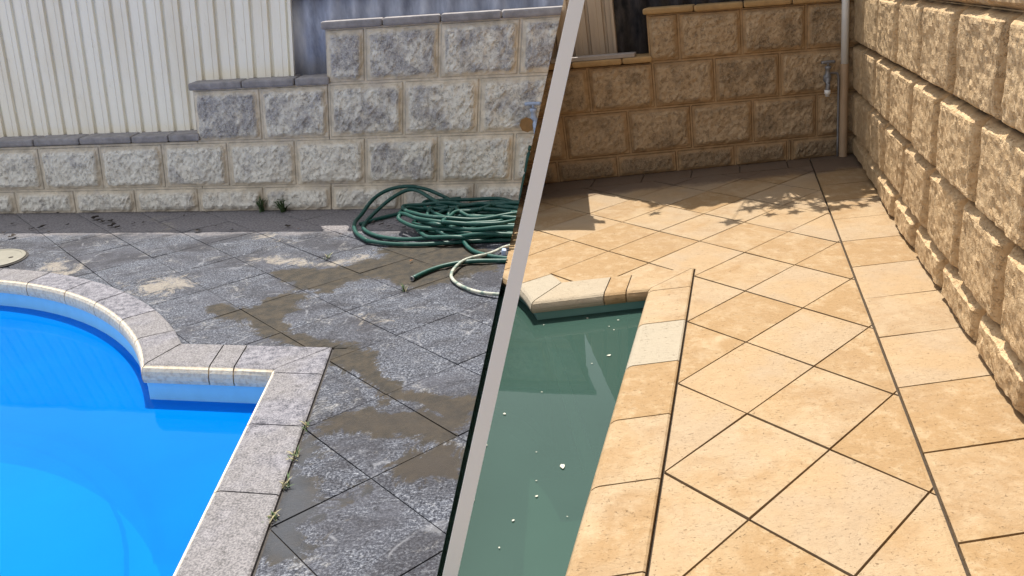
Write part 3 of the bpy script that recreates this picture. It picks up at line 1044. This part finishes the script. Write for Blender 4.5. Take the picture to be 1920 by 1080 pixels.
hr = .034 * S
H = MB()
H.tube([O(1.93, 6.80, 1.12), O(1.90, 6.78, .95), O(1.87, 6.76, .7), O(1.82, 6.7, .4), O(1.8, 6.6, .15), O(1.9, 6.4, .05)], hr)
H.tube([O(-.75, 4.95), O(-.98, 5.35, .05), O(-1.08, 5.85, .07), O(-1.0, 6.25, .12), O(-.82, 6.62, .3), O(-.55, 6.8, .42), O(-.2, 6.86, .46), O(.12, 6.8, .42), O(.4, 6.7, .33), O(.7, 6.65, .2), O(1.05, 6.5, .12), O(1.5, 6.4, .08), O(2.2, 6.3, .08)], hr)
H.tube([O(-.75, 4.95), O(-.35, 4.78), O(.15, 4.75), O(.7, 4.86), O(1.3, 4.95), O(2.2, 5.0)], hr)
H.tube([O(2.3, 5.15), O(1.3, 5.1, .06), O(.5, 4.95, .1), O(-.1, 4.98, .05), O(-.6, 5.2), O(-.88, 5.6), O(-.9, 6.0), O(-.75, 6.35, .14), O(-.5, 6.6, .3), O(-.22, 6.72, .42), O(.0, 6.65, .42), O(.25, 6.4, .34), O(.55, 6.15, .25), O(.85, 6.0, .2), O(.98, 5.75, .22), O(.85, 5.35, .2), O(.78, 4.95, .1), O(.9, 4.5, .04), O(1.15, 4.2), O(1.5, 4.05), O(2.1, 4.0)], hr)
H.tube([O(.085, 3.20), O(.3, 3.52), O(.55, 3.76), O(.9, 3.93), O(1.4, 3.96), O(2.2, 3.95)], hr)
H.tube([O(-1.0, 5.95, .03), O(-.6, 6.35, .04), O(-.1, 6.7, .05), O(.4, 6.85, .06), O(.9, 6.75, .08), O(1.5, 6.6, .06), O(2.2, 6.6, .05)], hr)
rg = random.Random(4)
for k in range(20):
    cx_, cy_ = 1.05 + rg.uniform(-.25, .45), 5.72 + rg.uniform(-.3, .3)
    rx, ry = rg.uniform(.75, 1.2), rg.uniform(.35, .72)
    ph = rg.uniform(0, 6.3)
    tl = rg.uniform(-.3, .3)
    z0 = .04 + .014 * k
    pts = []
    for q in range(17):
        a = ph + q / 16 * 6.6
        pts.append(O(cx_ + rx * math.cos(a) + .16 * nz((q, k, 0), .6), cy_ + ry * math.sin(a) + tl * math.cos(a) + .16 * nz((q, 3, k), .6), z0 * .8 + .07 * (1 + nz((q, k, 7), .7))))
    H.tube(pts, hr, 7, 4)
hose = H.build('garden_hose', 'hose', origin=O(.5, 5.8, 0), side='old', smooth=True)
tag(hose, 'green garden hose lying in a tangled coil on the dirty paving', 'garden hose')
pale = MB().tube([O(2.1, 4.9, .06), O(1.5, 4.62, .06), O(1.2, 4.25, .06), O(.85, 3.95, .07), O(.68, 3.65, .05), O(.62, 3.3), O(.72, 2.98), O(.95, 2.72), O(1.25, 2.63), O(1.8, 2.62)], hr * .72, 8)
pale.build('faded_end', 'hose_pale', hose, side='old', smooth=True)['label'] = 'sun-bleached end of the hose'
# brass mouth of the free end
e0, e1 = O(.085, 3.20), O(.06, 3.155)
MB().lathe(e0, (e1 - e0), [(0, hr * 1.05), (.006, hr * 1.05), (.006, hr * .6), (-.01, hr * .55)], 10).build('hose_mouth', 'grey_steel', hose)
cn = MB().box(lambda X, Y, Z: P('old', X, Y, Z), 1.36, 1.43, 4.26, 4.38, .0, .10, bev=.02)
tag(cn.build('hose_connector', 'blue_plastic', origin=O(1.35, 4.35, 0), side='old'), 'pale blue plastic hose connector on the dirty paving', 'hose connector')


# ---------------------------------------------------------------- taps and pipes
def garden_tap(y, X, Y, Z, label, body='grey_steel', big=1.0, disc=False, rose=True):
    t = thing('garden_tap', P(y, X, Y + .12, Z), label, 'tap')
    k = S * big
    o = Vector(P(y, X, Y, Z))
    yv = D(y, 0, -1, 0).normalized()
    zv = Vector((0, 0, 1))
    b = MB()
    b.tube([o - yv * .16 * k, o, o + yv * .06 * k], .035 * k, 10, 0)
    b.lathe(o + yv * .02 * k - zv * .07 * k, zv, [(0, .045 * k), (.03 * k, .062 * k), (.10 * k, .062 * k), (.13 * k, .04 * k), (.20 * k, .034 * k), (.21 * k, .05 * k), (.25 * k, .05 * k)], 12)
    b.tube([o + yv * .04 * k, o + yv * .12 * k - zv * .02 * k, o + yv * .16 * k - zv * .09 * k, o + yv * .16 * k - zv * .19 * k], .036 * k, 10, 4)
    b.build('tap_body', body, t, side=y, smooth=True)
    h = MB()
    hc = o + yv * .02 * k + zv * .21 * k
    xv = D(y, 1, 0, 0).normalized()
    h.tube([hc - zv * .02 * k, hc + zv * .03 * k], .018 * k, 8, 0)
    h.tube([hc + zv * .03 * k - xv * .11 * k, hc + zv * .035 * k, hc + zv * .03 * k + xv * .11 * k], [.024 * k, .024 * k], 8, 3)
    h.build('tap_handle', body, t, side=y, smooth=True)
    n_ = MB()
    n_.lathe(o + yv * .16 * k - zv * .17 * k, -zv, [(0, .05 * k), (.06 * k, .05 * k), (.065 * k, .038 * k), (.10 * k, .035 * k)], 12)
    n_.build('hose_nozzle', 'white_pipe', t, side=y, smooth=True)
    if disc:
        d = MB()
        d.lathe(o + yv * .10 * k - xv * .12 * k - zv * .02 * k, yv, [(0, .10 * k), (.05 * k, .10 * k)], 8)
        d.build('tap_timer', 'brass', t, side=y)
    return t


garden_tap('old', 1.98, wy - .20, 1.50, 'pale blue tap with round brass timer feeding the green hose', 'blue_plastic', 1.25, True)
garden_tap('new', 1.13, wy2 - .17, 1.72, 'dull steel tap low in the shaded corner beside the downpipe', 'grey_steel', 1.25)
cp = MB()
cp.tube([P('new', 1.13, wy2 - .16, 1.80), P('new', 1.30, wy2 - .14, 1.80), P('new', 1.37, wy2 - .14, 1.74), P('new', 1.38, wy2 - .14, 1.4), P('new', 1.38, wy2 - .14, .02)], .022 * S, 8, 4)
tag(cp.build('water_pipe', 'grey_steel', origin=P('new', 1.38, wy2 - .14, 0), side='new', smooth=True), 'thin grey water pipe running from the tap down to the paving', 'pipe')
t = thing('downpipe', P('new', 1.56, wy2 - .16, 0), 'round downpipe in the shaded corner, white above and beige below', 'downpipe')
MB().tube([P('new', 1.50, wy2 - .16, 1.93), P('new', 1.50, wy2 - .16, 4.5)], .072 * S, 20, 0).build('upper_pipe', 'white_pipe', t, smooth=True)
MB().lathe(P('new', 1.50, wy2 - .16, .0), P('new', 1.50, wy2 - .16, 2) - P('new', 1.50, wy2 - .16, 0), [(0, .085 * S), (1.80 * S, .083 * S), (1.80 * S, .088 * S), (1.87 * S, .088 * S)], 20).build('lower_pipe', 'beige_pipe', t, smooth=False)

# skimmer lid
t = thing('skimmer_lid', O(-7.04, 4.1, .03), 'round beige plastic skimmer lid set in paving by the curved coping', 'drain cover')
b = MB()
vs = [O(-7.04 + r * math.cos(a * math.pi / 24), 4.1 + r * math.sin(a * math.pi / 24), z) for r, z in ((.50, .0), (.50, .03), (.48, .038), (.44, .038), (.43, .03), (.02, .03)) for a in range(48)]
b.add(vs, [(i * 48 + k, i * 48 + (k + 1) % 48, i * 48 + 48 + (k + 1) % 48, i * 48 + 48 + k) for i in range(5) for k in range(48)] + [tuple(range(240, 288))])
b.build('lid_disc', 'lid', t)
for dx, dy in ((.28, .03), (-.28, -.03)):
    MB().lathe(O(-7.04 + dx, 4.1 + dy, .031), (0, 0, 1), [(0, .035 * S), (.002, .035 * S)], 12).build('finger_hole', 'leaf_dry', t)
MB().tube([O(-7.12, 3.95, .03), O(-7.05, 3.9, .12), O(-6.98, 3.85, .12), O(-6.94, 3.8, .03)], .012 * S, 6, 4).build('lift_handle', 'white_pipe', t)
# dark rim gap round the lid
rim = MB()
rim.add([O(-7.04 + r * math.cos(a * math.pi / 24), 4.1 + r * math.sin(a * math.pi / 24), .014) for r in (.49, .545) for a in range(48)], [(k, (k + 1) % 48, 48 + (k + 1) % 48, 48 + k) for k in range(48)])
rim.build('rim_gap', 'soil', t)

# ---------------------------------------------------------------- leaf litter, floating leaves, weeds
def leaf_mesh(mb, o, r, seed, curl=.35, flat=False):
    rr = random.Random(seed)
    a0_ = rr.uniform(0, 6.3)
    n_ = 9
    vs = [o + Vector((0, 0, .004 if not flat else .002))]
    for k in range(n_):
        a = 2 * math.pi * k / n_
        q = r * (1 if k % n_ else 1.3) * rr.uniform(.6, 1.1)
        x, yq = q * math.cos(a) * rr.choice((1.1, 1.4, .9)), q * math.sin(a) * .8
        vs.append(o + Vector((x * math.cos(a0_) - yq * math.sin(a0_), x * math.sin(a0_) + yq * math.cos(a0_), (.003 if flat else .004 + r * curl * rr.random()))))
    mb.add(vs, [(0, k + 1, (k + 1) % n_ + 1) for k in range(n_)])


LIT = [(-6.42, 6.54), (-6.1, 6.23), (-5.79, 5.97), (-5.39, 6.13), (-7.36, 5.83), (-7.23, 5.9), (-3.28, 5.66), (-3.67, 5.94), (-2.06, 5.7), (-3.91, 5.64), (-7.5, 5.32), (-7.42, 6.98), (-2.29, 5.87), (-0.77, 6.06), (-0.46, 5.82), (-0.35, 6.15), (-4.55, 6.66), (-1.24, 5.37), (0.02, 3.99), (0.11, 6.48), (-6.9, 5.65), (-6.75, 6.1), (-6.25, 6.35), (-5.95, 6.3), (-5.6, 5.9), (-8.0, 6.2), (-7.8, 5.6), (-.6, 5.95), (-.2, 5.75), (-5.2, 6.2)]
for k, (x, y_) in enumerate(LIT):
    mb = MB()
    rust = k in (18, 8)
    leaf_mesh(mb, O(x, y_, .02), random.uniform(.03, .06) * (.7 if rust else 1) * S, k, .5)
    if k in (0, 1, 2, 5, 10, 22, 23):
        leaf_mesh(mb, O(x + .04, y_ + .03, .03), .06 * S, k + 50, .6)
    ob = mb.build('dry_leaf', 'leaf_rust' if rust else 'leaf_dry', origin=O(x, y_, .02))
    tag(ob, 'small rusty leaf lying on the dirty paving' if rust else ('small dark shrivelled leaf lying beside the green hose coil' if x > -1.3 else 'small dark dry leaf in the middle of the shaded paving strip' if x > -4.6 else 'small dark dry leaf among the litter behind the curved coping'), 'leaf', 'dry rusty leaves on the paving' if rust else 'dark dry leaves on the dirty paving')
FL = [(-2.95, 3.99, .11), (-2.34, 2.67, .05), (-2.42, 0.63, .065), (-2.55, 0.24, .03), (-3.24, 1.66, .04), (-3.26, 1.13, .045), (-3.1, 0.31, .03), (-2.38, 3.62, .03), (-2.39, 3.34, .025), (-3.36, 3.74, .025), (-2.81, 3.79, .03), (-2.51, 2.52, .02), (-2.47, 3.46, .02), (-2.67, -0.03, .03), (-2.72, 0.9, .015), (-2.61, 0.46, .015), (-2.22, -0.08, .015), (-2.95, 2.01, .02), (-2.69, -0.33, .02)]
for k, (x, y_, r_) in enumerate(FL):
    mb = MB()
    o = P('new', x, y_, -.255)
    leaf_mesh(mb, o, r_ * S * .45, k + 200, .1, True)
    lab = 'largest pale curled leaf floating below the green pool corner' if k == 0 else ('round pale leaf floating in the middle of green water' if k == 2 else 'tiny pale leaf speck floating on the green water')
    tag(mb.build('floating_leaf', 'leaf_pale', origin=o), lab, 'leaf', None if k in (0, 2) else 'tiny leaves floating on the green water')
SUNK = [(-2.2, -.9), (-2.6, -1.25), (-3.0, -1.9), (-3.3, -2.2), (-1.7, -1.2)]
for k, (x, y_) in enumerate(SUNK):
    mb = MB()
    o = P('old', x - .55, y_ - 1.1, -2.48)
    leaf_mesh(mb, o, .035 * S, k + 300, .4)
    tag(mb.build('sunken_leaf', 'leaf_dry', origin=o), 'tiny dark leaf sunk on the blue pool floor', 'leaf', 'sunken leaves on the blue pool floor')


def tuft(y, x, yy, n_, h_, spread, label, mats=('weed',), group=None, leafy=False, z=0.0):
    o = P(y, x, yy, z)
    t = thing('weed', o, label, 'weed', group)
    rr = random.Random(int(x * 97 + yy * 31))
    for mi, mname in enumerate(mats):
        mb = MB()
        for k in range(n_ // len(mats)):
            a = rr.uniform(0, 6.3)
            L_ = h_ * S * rr.uniform(.5, 1.1)
            s = spread * rr.uniform(.2, 1.1) * S
            b0 = o + Vector((rr.uniform(-.03, .03) * S, rr.uniform(-.06, .06) * S, 0))
            b1 = b0 + Vector((math.cos(a) * s * .5, math.sin(a) * s * .5, L_ * .7))
            b2 = b0 + Vector((math.cos(a) * s, math.sin(a) * s, L_))
            w = .006 * S * (2.2 if leafy else 1)
            sd = Vector((-math.sin(a), math.cos(a), 0)) * w
            mb.add([b0 - sd, b0 + sd, b1 + sd, b1 - sd, b2], [(0, 1, 2, 3), (3, 2, 4)])
            if leafy:
                for q in range(4):
                    c_ = b0.lerp(b2, .3 + .2 * q) + Vector((rr.uniform(-1, 1), rr.uniform(-1, 1), rr.uniform(-.5, .5))) * .02 * S
                    an = rr.uniform(0, 6.3)
                    u_ = Vector((math.cos(an), math.sin(an), rr.uniform(-.4, .7))) * .045 * S
                    v_ = Vector((-math.sin(an), math.cos(an), rr.uniform(-.3, .3))) * .016 * S
                    mb.add([c_, c_ + u_ * .5 + v_, c_ + u_, c_ + u_ * .5 - v_], [(0, 1, 2, 3)])
        mb.build('blades' if mi == 0 else 'dry_blades', mname, t)
    return t


tuft('old', -3.05, 6.98, 16, .33, .20, 'sparse weed growing at the foot of the grey wall, left one', leafy=True)
tuft('old', -2.62, 6.97, 26, .26, .20, 'bushy green weed at the foot of the grey wall, right one', leafy=True)
tuft('old', -.69, -1.20, 16, .06, .09, 'green grass tuft in the joint beside the third coping stone', ('weed', 'straw'))
tuft('old', -.69, -2.03, 18, .05, .08, 'dry grass tuft at the bottom of the dirty coping joint', ('straw', 'weed'))
tuft('old', -.69, -.72, 10, .05, .07, 'small grass tuft halfway along the dirty coping joint', ('weed', 'straw'))
tuft('old', -.69, -1.62, 12, .06, .10, 'thin grass sprig between the two tufts beside the coping', ('straw', 'weed'))
tuft('old', 0.0, 2.86, 14, .10, .10, 'grass sprig where slabs meet below the hose end', ('straw', 'weed'))
tuft('old', -1.30, 4.17, 12, .07, .12, 'small grass sprig among the pale slabs left of the hose', ('weed', 'straw'))

# ---------------------------------------------------------------- tree behind the wall (casts the leaf shadows)
SD = Vector((-.30, 1.0, 2.20))
tree = thing('tree', P('new', -2.4, 13.4, 0), 'spreading star-leaved tree overhanging the wall from behind', 'tree')
N_ = lambda x, y_, z: P('new', x, y_, z)
tr = MB()
tr.tube([N_(-2.4, 13.4, -.2), N_(-2.5, 13.4, 2.5), N_(-2.3, 13.3, 7.2)], [.30 * S, .2 * S], 12, 4)
tr.build('trunk', 'bark', tree, smooth=True)
targets = []
rt_ = random.Random(9)
for k in range(120):        # dense bunch above the corner
    targets.append((rt_.gauss(1.15, .55), rt_.gauss(7.65, .42)))
for k in range(50):
    targets.append((rt_.gauss(1.3, .4), rt_.gauss(7.3, .35)))
for k in range(60):
    targets.append((rt_.uniform(-.6, 1.2), rt_.uniform(7.3, 8.3)))
for k in range(26):
    targets.append((rt_.uniform(-2.4, -.2), rt_.uniform(7.75, 8.2)))
targets += [(-.93, 6.43), (-.25, 6.60), (.17, 6.60), (.55, 6.75), (.50, 6.95), (.88, 6.55), (1.02, 6.62), (-.6, 7.05), (-.05, 7.0), (.12, 7.1), (.0, 7.22), (.62, 6.6), (-.35, 7.15), (-1.7, 7.55), (-2.3, 7.35), (1.3, 6.95), (1.6, 6.8), (1.75, 6.95)]
lf = MB()
br = MB()
hub = Vector((-1.9, 12.2, 7.5))
br.tube([N_(-2.3, 13.3, 7.2), N_(*hub)], [.16 * S, .1 * S], 8, 0)
limbs = [Vector((-.9, 11.4, 7.6)), Vector((-1.7, 11.2, 7.6)), Vector((-.3, 11.6, 7.8)), Vector((-3.2, 11.4, 7.6))]
for l_ in limbs:
    br.tube([N_(*hub), N_(*((hub + l_) / 2 + Vector((0, 0, .12)))), N_(*l_)], [.06 * S, .028 * S], 6, 4)
for k, (x, y_) in enumerate(targets):
    if x > 1.9:
        x = 1.9 - (x - 1.9)
    tt = rt_.uniform(3.3, 3.9)
    p = Vector((x, y_, 0)) + SD * tt
    if p.y < 10.95 and p.z < 5:
        pass
    l_ = min(limbs, key=lambda q: (q - p).length)
    if k % 2 == 0 or k > 255:
        br.tube([N_(*l_), N_(*((l_ + p) / 2 + Vector((0, 0, .05)))), N_(*p)], [.014 * S, .006 * S], 4, 2)
    sz = (.235 if k > 255 else .19) * rt_.uniform(.75, 1.15)
    a0_ = rt_.uniform(0, 6.3)
    nrm = Vector((rt_.uniform(-.35, .35), rt_.uniform(-.35, .35), 1)).normalized()
    ua = nrm.orthogonal().normalized()
    vb = nrm.cross(ua)
    vs = [N_(*(p + nrm * .012))]
    for q in range(10):
        rr_ = sz * (1. if q % 2 == 0 else .42) * (rt_.uniform(.8, 1.15))
        an = a0_ + q * math.pi / 5
        vs.append(N_(*(p + (ua * math.cos(an) + vb * math.sin(an)) * rr_ - nrm * .02)))
    lf.add(vs, [(0, q + 1, (q + 1) % 10 + 1) for q in range(10)])
br.build('branches', 'bark', tree)
lf.build('crown', 'tree_leaf', tree)

# ---------------------------------------------------------------- end wall of the green pool along the joint between the yards
q = MB()
pts = [(y_, z) for y_, z in ((-1.0, -.24), (11.0, -.24), (11.0, -2.6), (-1.0, -2.6))]
ev = []
for dx in (0.004, -.12):
    ev += [Vector((SEAM * (z - EYE_H) + dx, y_, z)) * S for y_, z in pts]
q.add(ev, [(0, 1, 2, 3), (4, 5, 6, 7)] + [(i, (i + 1) % 4, 4 + (i + 1) % 4, 4 + i) for i in range(4)], {'dirt_shade': 0.})
tag(q.build('pool_end_wall', 'new_shell', origin=ev[0]), 'dark green submerged wall closing the left end of the green pool', 'wall')

# ---------------------------------------------------------------- house shape added out of view to cut skylight in the shaded corner
MAT['brick'] = simple('blocker_brick', (.10, .07, .05), .9, .3, 9, bump=.01)
MAT['blocker_top'] = simple('blocker_tile', (.07, .06, .06), .8, .3, 9, bump=.01)
MAT['glass'] = simple('blocker_glass', (.03, .035, .04), .1, .1, 5)
hs_ = thing('sky_blocker', P('new', 6, 5, 0), 'added unseen brick house close beyond the sunlit side wall', 'sky_blocker')
hf = lambda X, Y, Z: P('new', X, Y, Z)
MB().box(hf, 3.3, 12, -6, 13, -.1, 13).build('wall', 'brick', hs_)  # body of the added house out of view, cuts off skylight
MB().box(hf, 3.0, 12.3, -6.3, 13.3, 13, 13.4).build('blocker_top', 'blocker_top', hs_)
MB().box(hf, 1.5, 12, -14, -8.6, -.1, 9).build('rear_blocker', 'brick', hs_)  # added wing out of view, cuts off more of the sky
MB().box(hf, 1.2, 12.3, -14.3, -8.3, 9, 9.4).build('rear_blocker_top', 'blocker_top', hs_)
for yy in (-3, 1.5, 6, 10):
    w_ = MB().box(hf, 3.25, 3.32, yy, yy + 2, 7.5, 10.5).build('blocker_window', 'glass', hs_)
